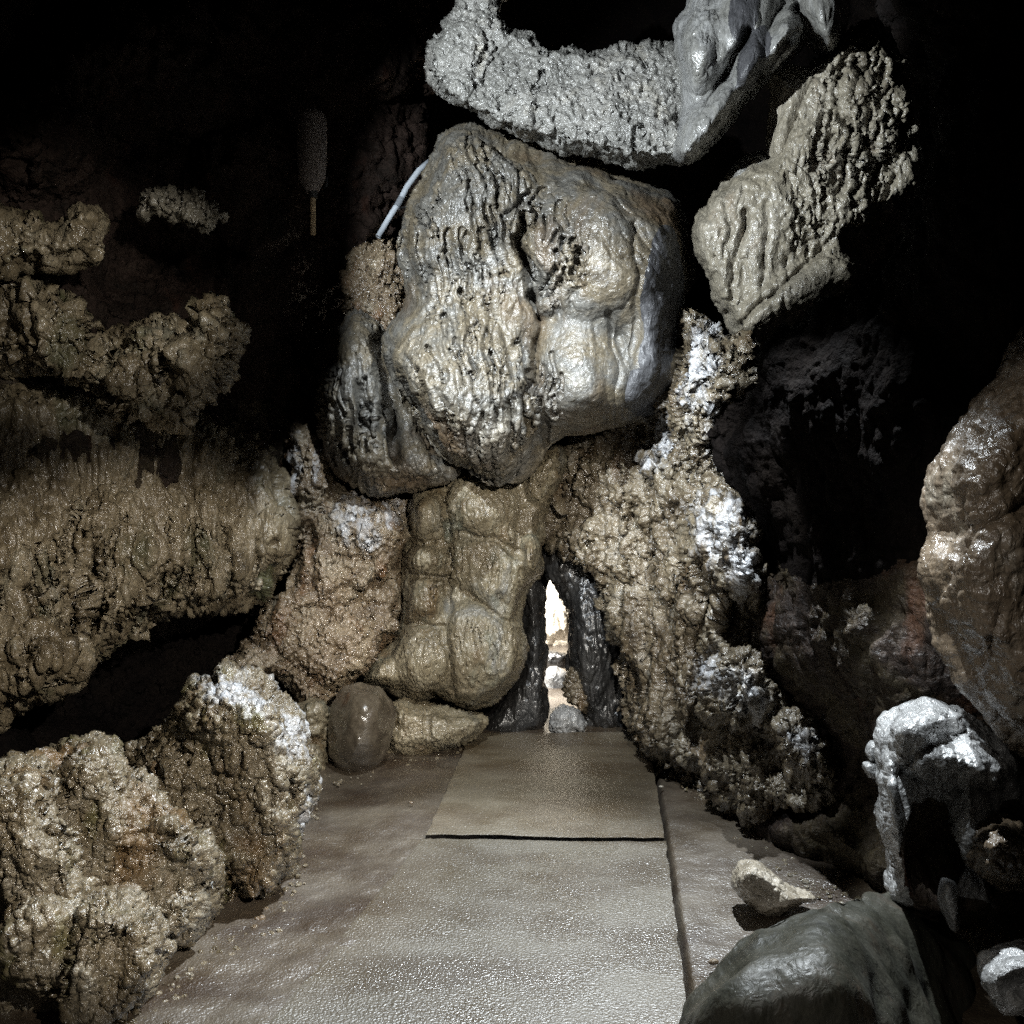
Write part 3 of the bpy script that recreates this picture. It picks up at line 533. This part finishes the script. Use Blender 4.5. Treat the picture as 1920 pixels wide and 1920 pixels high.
# ------------------------------------------------------------------ column, egg, passage
rock('flowstone_column', [(765, 930), (830, 890), (880, 870), (950, 880), (1000, 860), (1030, 835), (1060, 840), (1055, 900), (1028, 960), (1017, 1010), (1022, 1050), (1012, 1085), (982, 1105), (975, 1160), (985, 1205), (982, 1250), (962, 1290), (900, 1332), (850, 1322), (812, 1306), (790, 1316), (730, 1302), (676, 1282), (700, 1240), (745, 1200), (755, 1150), (752, 1060), (765, 990)],
     5.2, .22, 32, 'column', 'bulging tan flowstone column standing under the hanging boulder left of the gap', 'flowstone',
     lobes=[(795, 1240, 62, 85, 0, 0.216), (895, 1225, 105, 105, -20, 0.243), (935, 1080, 62, 95, 0, 0.135), (800, 1125, 42, 48, 0, 0.162), (800, 1050, 40, 36, 0, 0.162), (798, 970, 38, 50, 0, 0.162), (905, 950, 72, 75, 0, 0.189), (880, 1050, 40, 60, 0, 0.108), (930, 1010, 60, 30, 10, 0.108), (995, 1045, 28, 48, 0, 0.216), (1020, 890, 32, 60, 20, 0.162), (720, 1265, 50, 40, 0, 0.108)],
     cuts=[([(765, 1080), (835, 1082)], 4, .04), ([(760, 1170), (835, 1172)], 4, .04), ([(835, 900), (845, 1050), (835, 1200), (850, 1300)], 7, .06), ([(870, 1000), (930, 1010), (975, 1040)], 8, .05), ([(880, 1110), (930, 1160), (975, 1165)], 5, .04), ([(765, 1020), (825, 1025)], 4, .03), ([(975, 1010), (975, 1100)], 5, .04)] + grooves(9, 60, 890, 1080, 110, 190, lambda x, y: (.05, 1), 70, 2.6, .014),
     kinds=[('low', .02, 5, V1), ('fissure', .010, 16, (1, 1, .2)), ('fissure', .007, 36, (1, 1, .25)), ('craggy', .025, 14, V1, [(1025, 890, 40, 60, 20), (840, 1010, 25, 120, 0)]), ('fbm', .004, 40, VM)], step=2, jag=4)
rock('boulder', [(735, 1308), (790, 1318), (850, 1332), (905, 1338), (918, 1358), (880, 1395), (820, 1416), (740, 1422), (715, 1400)], 5.0, .22, 40, 'column', 'low brown base rock on the floor below the bulging column', 'boulder',
     cuts=[([(800, 1330), (805, 1380)], 4, .03)], kinds=[('low', .02, 6, V1), ('fissure', .012, 26, VM), ('cells', .006, 50, V1)], step=2, jag=3, foot=-.06)
rock('boulder', [(655, 1284), (690, 1281), (725, 1300), (740, 1340), (734, 1390), (712, 1430), (680, 1452), (645, 1452), (622, 1425), (614, 1370), (622, 1320)], 4.68, .24, 62, 'egg', 'glossy dark brown egg-shaped boulder on the floor left of the column', 'boulder',
     kinds=[('low', .02, 6, V1), ('fbm', .004, 20, V1)], step=1.8, jag=2, foot=-.06)
rock('boulder', [(555, 1320), (612, 1308), (618, 1350), (608, 1400), (612, 1440), (600, 1475), (575, 1470), (545, 1400)], 4.75, .16, 30, 'column', 'narrow ochre rock wedged left of the egg-shaped boulder', 'boulder',
     cuts=[([(560, 1395), (612, 1385)], 5, .06)], kinds=[('low', .03, 6, V1), ('cells', .012, 26, V1)], step=2.2, jag=4, foot=-.06)
rock('rock', [(540, 780), (600, 820), (635, 905), (700, 932), (760, 936), (770, 1000), (752, 1080), (757, 1150), (742, 1200), (702, 1235), (655, 1282), (622, 1340), (560, 1345), (548, 1295), (500, 1265), (470, 1310), (410, 1270), (470, 1200), (500, 1130), (560, 1060), (548, 980), (536, 900)],
     lambda x, y: lin(x, [400, 760], [4.9, 5.3]) + 0 * y, .22, 36, 'brown', 'reddish brown wet rock mass between the curtain ledge and the column',
     lobes=[(690, 1010, 80, 80, 20, .2), (620, 1060, 60, 100, 0, .12), (640, 1220, 90, 80, 20, .16), (560, 1180, 50, 90, 0, .1), (740, 960, 35, 40, 0, .08), (590, 890, 40, 60, 0, .08)],
     cuts=[([(585, 990), (578, 1050), (590, 1100)], 8, .08), ([(620, 1110), (700, 1100), (750, 1060)], 8, .06)],
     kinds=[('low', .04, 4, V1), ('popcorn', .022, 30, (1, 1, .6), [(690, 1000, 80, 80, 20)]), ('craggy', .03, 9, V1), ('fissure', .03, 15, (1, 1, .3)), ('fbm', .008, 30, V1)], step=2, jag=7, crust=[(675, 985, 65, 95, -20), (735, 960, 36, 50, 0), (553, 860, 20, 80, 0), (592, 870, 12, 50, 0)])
rock('rock_slab', [(970, 1085), (1016, 1076), (1023, 1150), (1025, 1250), (1031, 1376), (960, 1390), (890, 1382), (920, 1340), (965, 1290), (985, 1205)], 5.5, .14, 30, 'cleft', 'dark upright rock slab forming the left jamb of the narrow gap', 'rock',
     kinds=[('low', .02, 6, V1), ('fissure', .012, 24, VS)], step=2, jag=2, foot=-.06)
rmd = lambda x, y: lin(x, [1020, 1110, 1200, 1390, 1600], [5.35, 5.3, 5.0, 4.0, 3.7]) + .0 * y
rock('rock', [(1285, 575), (1320, 600), (1350, 648), (1374, 638), (1434, 706), (1400, 750), (1350, 790), (1345, 850), (1395, 930), (1436, 985), (1446, 1060), (1440, 1120), (1450, 1210), (1460, 1260), (1510, 1320), (1565, 1390), (1605, 1450), (1570, 1500), (1480, 1530), (1400, 1560), (1340, 1500), (1290, 1452), (1228, 1432), (1185, 1388), (1170, 1300), (1150, 1200), (1120, 1100), (1070, 1040), (1022, 1010), (1025, 960), (1050, 890), (1050, 835), (1100, 790), (1190, 740), (1250, 700), (1262, 640)],
     rmd, .24, 45, 'right', 'ochre grey knobbly rock buttress right of the gap, its ridge rising beside the hanging boulder', 'rock',
     lobes=[(1310, 720, 60, 150, 10, .16), (1180, 900, 110, 90, 0, .14), (1350, 1030, 80, 110, 0, .25), (1140, 1020, 80, 80, 0, .08), (1240, 1170, 100, 100, 0, .15), (1255, 1290, 70, 100, 0, .16), (1375, 1290, 80, 80, 20, .24), (1230, 1420, 70, 60, 0, .08), (1500, 1400, 80, 60, 40, .15), (1390, 1170, 45, 55, 0, -.2), (1390, 1430, 50, 60, 0, .05)],
     cuts=[([(1180, 830), (1175, 920), (1180, 980)], 6, .05), ([(1330, 1120), (1300, 1200), (1310, 1330), (1310, 1450)], 12, .12), ([(1210, 830), (1250, 900), (1330, 910)], 6, .04)],
     kinds=[('low', .05, 3.5, V1), ('craggy', .065, 5, (1, 1, .6)), ('fissure', .03, 10, (1, 1, .2)), ('folds', .018, 20, (1, 1, .3)), ('fissure', .03, 20, (1, 1, .25), [(1300, 700, 90, 190, 0)]), ('fbm', .012, 30, V1)], step=2, jag=9, foot=-.06,
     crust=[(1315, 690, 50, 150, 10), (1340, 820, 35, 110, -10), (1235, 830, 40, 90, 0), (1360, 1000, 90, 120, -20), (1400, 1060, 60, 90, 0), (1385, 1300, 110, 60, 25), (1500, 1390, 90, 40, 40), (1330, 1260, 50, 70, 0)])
rock('rock', [(1018, 985), (1070, 1005), (1120, 1045), (1160, 1110), (1195, 1200), (1200, 1385), (1098, 1378), (1088, 1320), (1062, 1262), (1070, 1172), (1052, 1112), (1036, 1092), (1020, 1084)], 5.55, .14, 40, 'cleft', 'black wet rock lining the right side of the narrow gap', 'rock',
     lobes=[(1110, 1200, 50, 140, 0, .1)], kinds=[('fissure', .016, 18, VS), ('folds', .012, 20, VS)], step=2, jag=3, foot=-.06)  # black paints the shade of a recess turned away from the light
# what shows through the gap
rock('rock_wall', [(900, 900), (1200, 900), (1260, 1100), (1240, 1262), (1100, 1246), (900, 1250), (850, 1100)], 8.4, .25, 70, 'cream', 'brightly lit cream calcite wall of the chamber beyond the gap', 'rock wall',
     kinds=[('folds', .03, 5, VS), ('fbm', .02, 6, V1)], step=3, jag=4)
rock('stalactite', [(1015, 1130), (1050, 1120), (1075, 1150), (1074, 1190), (1060, 1202), (1045, 1196), (1030, 1204), (1016, 1190)], 7.4, .12, 22, 'cream', 'stubby cream rock nub hanging in the lit chamber seen through the gap', 'stalactite', kinds=[('folds', .02, 9, VM)], step=1.6, jag=2)
rock('stone', [(1022, 1228), (1040, 1222), (1060, 1228), (1066, 1246), (1050, 1252), (1024, 1250)], 6.9, .08, 14, 'cleft', 'small black stone silhouetted in the gap above the white patch', 'stone', kinds=[('fbm', .02, 9, V1)], step=1.6, jag=2)
rock('stone', [(1016, 1252), (1060, 1252), (1075, 1300), (1070, 1350), (1018, 1350)], 6.6, .1, 18, 'white', 'bright white rock block in the lower gap', 'stone', kinds=[('fbm', .02, 5, V1)], step=1.6, jag=2)
rock('stone', [(1032, 1340), (1052, 1322), (1066, 1326), (1082, 1332), (1098, 1356), (1100, 1380), (1030, 1382)], 5.35, .1, 22, 'white', 'frosty white crystalline stone lying at the mouth of the gap', 'stone', kinds=[('fissure', .02, 18, VM), ('fbm', .01, 20, V1)], step=1.5, jag=3, foot=-.04)
rock('stone', [(1064, 1262), (1080, 1256), (1096, 1275), (1104, 1310), (1096, 1340), (1074, 1318), (1060, 1300)], 5.45, .07, 14, 'right', 'jagged grey stone stuck to the right jamb above the frosty stone', 'stone', kinds=[('cells', .02, 26, V1)], step=1.6, jag=4)

# ------------------------------------------------------------------ left side
rock('curtain_ledge', [(-90, 720), (100, 720), (300, 760), (450, 800), (530, 880), (545, 960), (556, 1010), (552, 1050), (522, 1092), (490, 1132), (430, 1142), (380, 1147), (330, 1154), (272, 1174), (232, 1212), (180, 1244), (132, 1284), (72, 1324), (10, 1350), (-90, 1400)],
     lambda x, y: lin(x, [-90, 250, 560], [3.7, 4.3, 5.0]) + 0 * y, .3, 55, 'ledge', 'long ledge of rippled olive-tan rock curtains across the left wall', 'flowstone',
     lobes=[(100, 1230, 90, 90, 25, .18), (230, 1060, 160, 150, 0, .12), (420, 1030, 130, 130, 0, .12), (510, 1020, 50, 70, 0, .14), (60, 1040, 110, 160, 0, .1)],
     cuts=[([(135, 960), (130, 1060), (140, 1180)], 9, .06), ([(345, 960), (350, 1050), (365, 1140)], 7, .05), ([(60, 1290), (110, 1270), (140, 1200)], 6, .05)] + grooves(8, 60, 270, 1060, 290, 110, lambda x, y: (-.1 + .25 * math.sin(x * .02), 1), 170, 4.5, .05, .25),
     kinds=[('low', .06, 3, V1), ('folds', .05, 8, (1, 1, .13)), ('folds', .018, 18, (1, 1, .18)), ('craggy', .016, 10, V1, [(200, 1030, 90, 90, 0), (400, 1020, 60, 60, 0)]), ('fbm', .005, 30, V1)], step=2, jag=7)
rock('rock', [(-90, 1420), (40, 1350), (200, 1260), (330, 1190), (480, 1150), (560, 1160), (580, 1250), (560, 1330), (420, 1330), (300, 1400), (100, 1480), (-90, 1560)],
     lambda x, y: lin(x, [-90, 560], [4.5, 5.8]) + 0 * y, .1, 50, 'void', 'shadowed recess rock between the curtain ledge and the knobbly boulders', 'rock',  # near-black paints the shade under the ledge
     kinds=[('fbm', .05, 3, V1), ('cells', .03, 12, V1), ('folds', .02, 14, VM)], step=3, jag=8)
PK = [('low', .05, 4, V1), ('craggy', .034, 6, V1), ('fissure', .02, 14, (1, 1, .4)), ('popcorn', .012, 48, (1, 1, .55)), ('fbm', .005, 40, V1)]
rock('boulder', [(415, 1248), (470, 1275), (530, 1325), (562, 1360), (585, 1420), (592, 1500), (577, 1580), (548, 1655), (522, 1708), (480, 1740), (400, 1758), (300, 1720), (200, 1620), (190, 1500), (240, 1400), (320, 1352), (332, 1320), (370, 1290), (398, 1262)],
     3.5, .32, 70, 'popcorn', 'largest knobbly calcite boulder at left with frosted white top beside the floor', 'boulder',
     lobes=[(440, 1380, 110, 110, 25, .16), (500, 1560, 80, 170, 0, .12), (350, 1470, 100, 70, 0, .1), (330, 1360, 70, 60, 0, .06)],
     cuts=[([(410, 1540), (415, 1640), (405, 1750)], 8, .07), ([(290, 1440), (340, 1480), (400, 1490)], 8, .04)],
     kinds=PK + [('cells', .012, 30, (1, .5, 1), [(420, 1320, 120, 80, 20)])], step=2, jag=6, foot=-.06,
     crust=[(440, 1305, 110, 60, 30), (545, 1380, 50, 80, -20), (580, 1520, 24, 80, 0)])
rock('boulder', [(225, 1438), (262, 1466), (330, 1498), (392, 1530), (412, 1600), (406, 1700), (396, 1745), (368, 1790), (322, 1812), (270, 1822), (180, 1800), (100, 1700), (40, 1560), (36, 1528), (90, 1420), (155, 1385), (205, 1398)],
     3.1, .28, 60, 'popcorn', 'yellow-brown knobbly boulder left of the largest one, with ragged shelf edges', 'boulder',
     lobes=[(160, 1470, 90, 80, 0, .12), (330, 1600, 80, 70, 0, .1), (330, 1720, 70, 80, 0, .14), (210, 1580, 70, 100, 0, .1)],
     cuts=[([(270, 1560), (340, 1570), (390, 1540)], 9, .06), ([(230, 1600), (240, 1700), (290, 1760)], 8, .06)], kinds=PK, step=2, jag=6, foot=-.06)
rock('boulder', [(-90, 1470), (0, 1450), (48, 1422), (110, 1440), (150, 1540), (190, 1700), (200, 1850), (190, 2000), (-90, 2000)], 2.8, .26, 60, 'popcorn', 'mossy yellow-brown rock filling the lower left corner', 'boulder',
     lobes=[(20, 1600, 90, 130, 0, .1), (60, 1800, 110, 120, 0, .12)], kinds=PK, step=2.2, jag=7, foot=-.06)
rock('boulder', [(128, 1705), (180, 1688), (240, 1700), (292, 1722), (296, 1780), (286, 1850), (262, 1890), (215, 1925), (160, 1980), (120, 1990), (110, 1850)], 2.6, .2, 45, 'popcorn', 'small knobbly boulder with grey top in front at lower left, beside the floor edge', 'boulder',
     kinds=PK, step=1.8, jag=5, foot=-.06)
rock('rock', [(-90, 545), (0, 542), (90, 528), (150, 568), (182, 640), (232, 628), (290, 592), (350, 602), (380, 560), (430, 568), (450, 620), (440, 700), (400, 765), (330, 792), (250, 765), (160, 735), (90, 705), (-90, 660)], 3.6, .2, 45, 'ledge', 'dim greenish rock rim below the black hollow at upper left', 'rock',
     lobes=[(100, 620, 90, 70, 20, .1), (380, 660, 70, 90, 0, .12)], kinds=[('low', .06, 4, V1), ('craggy', .06, 5, VM), ('fissure', .02, 18, VM), ('fbm', .012, 20, V1)], step=2.5, jag=12)
rock('rock', [(-90, 392), (48, 384), (76, 402), (88, 440), (128, 392), (172, 388), (182, 440), (160, 482), (112, 502), (60, 480), (0, 532), (-90, 545)], 3.5, .16, 35, 'ledge', 'pair of dim rock knobs at the left edge of the photo above the rim', 'rock',
     kinds=[('low', .04, 5, V1), ('craggy', .05, 6, VM), ('fbm', .012, 20, V1)], step=2.5, jag=9)
rock('rock', [(255, 362), (300, 350), (332, 364), (370, 358), (405, 375), (412, 410), (386, 437), (350, 420), (300, 405), (262, 392)], 3.75, .1, 20, 'shoulder', 'isolated pale crest of rock above the black hollow at upper left', 'rock',
     kinds=[('craggy', .04, 9, VM), ('fissure', .03, 20, VM)], step=2.2, jag=10)

# ------------------------------------------------------------------ right side
rock('rock_pillar', [(2000, 560), (1918, 650), (1850, 730), (1790, 812), (1756, 880), (1746, 960), (1766, 1002), (1744, 1042), (1742, 1100), (1760, 1180), (1802, 1262), (1850, 1332), (1890, 1390), (1950, 1440), (2040, 1500), (2100, 1000)], 2.45, .3, 110, 'pillar', 'brown bulging flowstone pillar at the right edge of the photo', 'flowstone',
     lobes=[(1880, 860, 130, 160, 20, .06), (1890, 1090, 160, 170, 0, .09), (1930, 1290, 150, 140, 30, .07)], cuts=[([(1766, 1000), (1850, 985), (1930, 940)], 10, .06), ([(1870, 1150), (1850, 1290), (1900, 1380)], 7, .03)],
     kinds=[('low', .03, 5, V1), ('folds', .012, 9, VM), ('popcorn', .004, 50, V1), ('fbm', .008, 20, V1)], step=2.5, jag=4)
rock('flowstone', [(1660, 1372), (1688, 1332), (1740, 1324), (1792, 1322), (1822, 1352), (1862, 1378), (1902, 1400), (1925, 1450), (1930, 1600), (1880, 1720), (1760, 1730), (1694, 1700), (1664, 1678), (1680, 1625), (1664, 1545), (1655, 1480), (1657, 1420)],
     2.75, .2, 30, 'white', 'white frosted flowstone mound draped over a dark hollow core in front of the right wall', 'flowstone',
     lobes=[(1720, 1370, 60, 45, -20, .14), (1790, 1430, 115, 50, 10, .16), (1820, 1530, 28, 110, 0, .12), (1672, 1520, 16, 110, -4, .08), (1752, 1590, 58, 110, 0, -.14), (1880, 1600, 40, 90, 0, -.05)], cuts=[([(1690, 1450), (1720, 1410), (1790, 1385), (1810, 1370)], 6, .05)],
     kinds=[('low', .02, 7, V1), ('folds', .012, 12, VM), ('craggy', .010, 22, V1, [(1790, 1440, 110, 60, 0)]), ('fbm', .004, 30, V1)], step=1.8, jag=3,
     mats=[('dark', [(1745, 1600, 62, 110, 0), (1890, 1610, 50, 120, 0), (1780, 1720, 110, 40, 0)])])  # dark regions paint the shade in the hollow and on the sides
for q, lb in (([(1628, 1400), (1640, 1394), (1652, 1402), (1656, 1422), (1640, 1428), (1629, 1420)], 'upper pale knob on the wall left of the white flowstone cap'),
              ([(1624, 1432), (1640, 1430), (1652, 1438), (1650, 1452), (1636, 1458), (1624, 1450)], 'lower pale knob on the wall left of the white flowstone cap')):
    rock('nodule', q, 2.9, .03, 9, 'white', lb, 'rock', kinds=[('fbm', .006, 20, V1)], step=1.5, jag=1, group='pale knobs beside the white cap')
rock('rock', [(1838, 1560), (1880, 1545), (1930, 1560), (1980, 1600), (1960, 1660), (1890, 1668), (1836, 1650), (1826, 1600)], 2.45, .16, 35, 'pillar', 'mottled ochre lump at the right edge under the pillar', 'rock', kinds=[('low', .02, 7, V1), ('cells', .008, 30, V1)], step=2, jag=3)
rock('stalagmite', [(1772, 1652), (1788, 1655), (1796, 1690), (1802, 1730), (1794, 1752), (1778, 1730), (1766, 1690)], 2.5, .05, 14, 'white', 'thin pale stalagmite leaning near the right edge below the cap', 'stalagmite', kinds=[('low', .01, 10, V1)], step=1.6, jag=1)
rock('rock', [(1842, 1820), (1870, 1800), (1920, 1785), (1980, 1780), (1990, 1900), (1930, 1915), (1888, 1905), (1868, 1870), (1845, 1850)], 2.2, .12, 32, 'white', 'white lumpy calcite stone in the lower right corner', 'rock', cuts=[([(1875, 1850), (1920, 1830)], 6, .04)], kinds=[('low', .02, 9, V1), ('fbm', .004, 30, V1)], step=1.8, jag=2)
rock('boulder', [(1240, 1990), (1300, 1890), (1378, 1792), (1450, 1742), (1530, 1716), (1600, 1694), (1680, 1680), (1732, 1690), (1790, 1750), (1840, 1830), (1880, 1990)],
     lambda x, y: 2.06 + 45 * np.log1p(np.exp((1790 - y) / 45)) * .0022 + 25 * np.log1p(np.exp(np.clip((x - 1572 - (y - 1720) * .45) / 25, -20, 20))) * .0035, .10, 40, 'fore', 'smooth olive-grey boulder in the foreground at lower right with a sharp pale crest', 'boulder',
     lobes=[(1500, 1940, 190, 210, 30, .12)],
     kinds=[('low', .03, 5, V1), ('fbm', .006, 8, VM)], step=2.2, jag=3)
rock('stone', [(1378, 1640), (1392, 1622), (1420, 1620), (1450, 1640), (1480, 1668), (1528, 1680), (1526, 1692), (1500, 1694), (1470, 1712), (1436, 1716), (1410, 1700), (1384, 1680), (1376, 1660)], 3.12, .09, 24, 'stone', 'pale bone-shaped stone lying on the floor right of the path', 'stone',
     kinds=[('low', .01, 12, V1), ('cells', .004, 40, VM), ('fbm', .002, 60, V1)], step=1.3, jag=3)
def crumb(px, py, r, label, group=None):
    c = gp(px, py, .0); P = []; random.seed(px)
    n, m = 14, 8; V = []
    for i in range(m + 1):
        for j in range(n):
            a = 2 * math.pi * j / n; b = math.pi * i / m
            V.append([math.sin(b) * math.cos(a), math.sin(b) * math.sin(a), math.cos(b)])
    V = np.array(V); V *= (1 + .35 * fbm(V + px, 1.3, 3))[:, None]; V = V * [r, r * .7, r * .55] + c + [0, 0, r * .2]
    I = np.arange((m + 1) * n).reshape(m + 1, n); J = np.roll(I, -1, 1)
    Fc = np.stack([I[:-1].ravel(), I[1:].ravel(), J[1:].ravel(), J[:-1].ravel()], 1)
    tag(mesh_obj('pebble', V, Fc, M['stone'] if 'pale' in label else M['brown']), label, 'pebble', group)
crumb(1338, 1806, .016, 'small dark crumb of rock on the floor between the path and the foreground boulder')
crumb(1240, 1476, .012, 'pale reddish pebble beside the far right edge of the path')
crumb(771, 1506, .012, 'dark pebble on the brown floor left of the far path slab')
crumb(1355, 1808, .009, 'tiny dark crumb right beside the larger crumb near the foreground boulder')

def rubble():                                # small broken stones washed to the foot of the walls
    R_ = random.Random(5); V = []; Fc = []; n0 = 0
    lines = [([(1215, 1400), (1245, 1440), (1340, 1500), (1395, 1562), (1500, 1642), (1640, 1700)], 260), ([(592, 1500), (550, 1655), (490, 1748), (400, 1768), (292, 1885), (205, 1945)], 170), ([(600, 1470), (740, 1426), (865, 1412), (890, 1390)], 70)]
    for pl, cnt in lines:
        for _ in range(cnt):
            k = R_.randrange(len(pl) - 1); t = R_.random(); px = pl[k][0] * (1 - t) + pl[k + 1][0] * t; py = pl[k][1] * (1 - t) + pl[k + 1][1] * t
            c = gp(px, py, 0) + [R_.gauss(0, .03), R_.gauss(0, .04), -.018]; r = .003 + .011 * R_.random() ** 3
            b_ = []
            for i in range(5):
                for j in range(8):
                    a = 6.283 * j / 8; e_ = math.pi * (i + .5) / 5; q = 1 + R_.uniform(-.22, .22)
                    b_.append([c[0] + r * q * math.sin(e_) * math.cos(a), c[1] + r * q * math.sin(e_) * math.sin(a), c[2] + r * .7 * q * math.cos(e_)])
            V += b_
            for i in range(4):
                for j in range(8):
                    Fc.append([n0 + i * 8 + j, n0 + (i + 1) * 8 + j, n0 + (i + 1) * 8 + (j + 1) % 8, n0 + i * 8 + (j + 1) % 8])
            for b0 in (0, 32):
                for q0 in ((0, 1, 2, 3), (0, 3, 4, 7), (4, 5, 6, 7)): Fc.append([n0 + b0 + x_ for x_ in (q0 if b0 == 0 else q0[::-1])])
            n0 += 40
    tag(mesh_obj('gravel', V, Fc, M['popcorn'], smooth=False), 'small broken stones scattered along the foot of the walls', 'gravel', kind='stuff')
rubble()
# ------------------------------------------------------------------ fittings
MW = plain_mat('white_plastic', (.34, .37, .4), .4, .0005); MG = plain_mat('weathered_grey_metal', (.26, .22, .2), .8, 0.0, 25); MWd = plain_mat('pale_wood', (.6, .45, .27), .6, .001, 40); MBl = plain_mat('black_metal', (.03, .03, .03), .5, .0005)
p0 = at(708, 444, 4.95); 
e = bpy.data.objects.new('conduit_pipe', None); COL.objects.link(e); e.location = p0
tag(e, 'white plastic conduit pipe leaning against the left flank of the hanging boulder', 'pipe')
tube('pipe', [at(709, 444, 4.9), at(730, 408, 4.92), at(750, 376, 4.94), at(762, 352, 4.96), at(785, 320, 5.0), at(808, 300, 5.05)], .0165, MW, e)
tube('collar', [at(744, 388, 4.93), at(753, 372, 4.945)], .021, MW, e)
tube('bracket', [at(748, 392, 4.92), at(763, 388, 4.95), at(772, 380, 5.0)], .007, MBl, e)
e = bpy.data.objects.new('hanging_lamp', None); COL.objects.link(e); e.location = at(585, 440, 4.7)
tag(e, 'dim grey long lamp housing with pale rod hanging in the dark left of the boulder', 'lamp')
tube('housing', [at(585, 208, 4.7), at(585, 212, 4.7), at(585, 222, 4.7), at(585, 300, 4.7), at(585, 335, 4.7), at(586, 352, 4.7), at(587, 360, 4.7)], [.03, .06, .077, .078, .07, .045, .03], MG, e, 24)
tube('socket', [at(587, 358, 4.7), at(587, 372, 4.7)], .024, MBl, e)
tube('rod', [at(587, 372, 4.7), at(587, 440, 4.7)], .014, MWd, e)
tube('hook', [at(604, 362, 4.7), at(612, 348, 4.7), at(614, 332, 4.7)], .005, MBl, e)
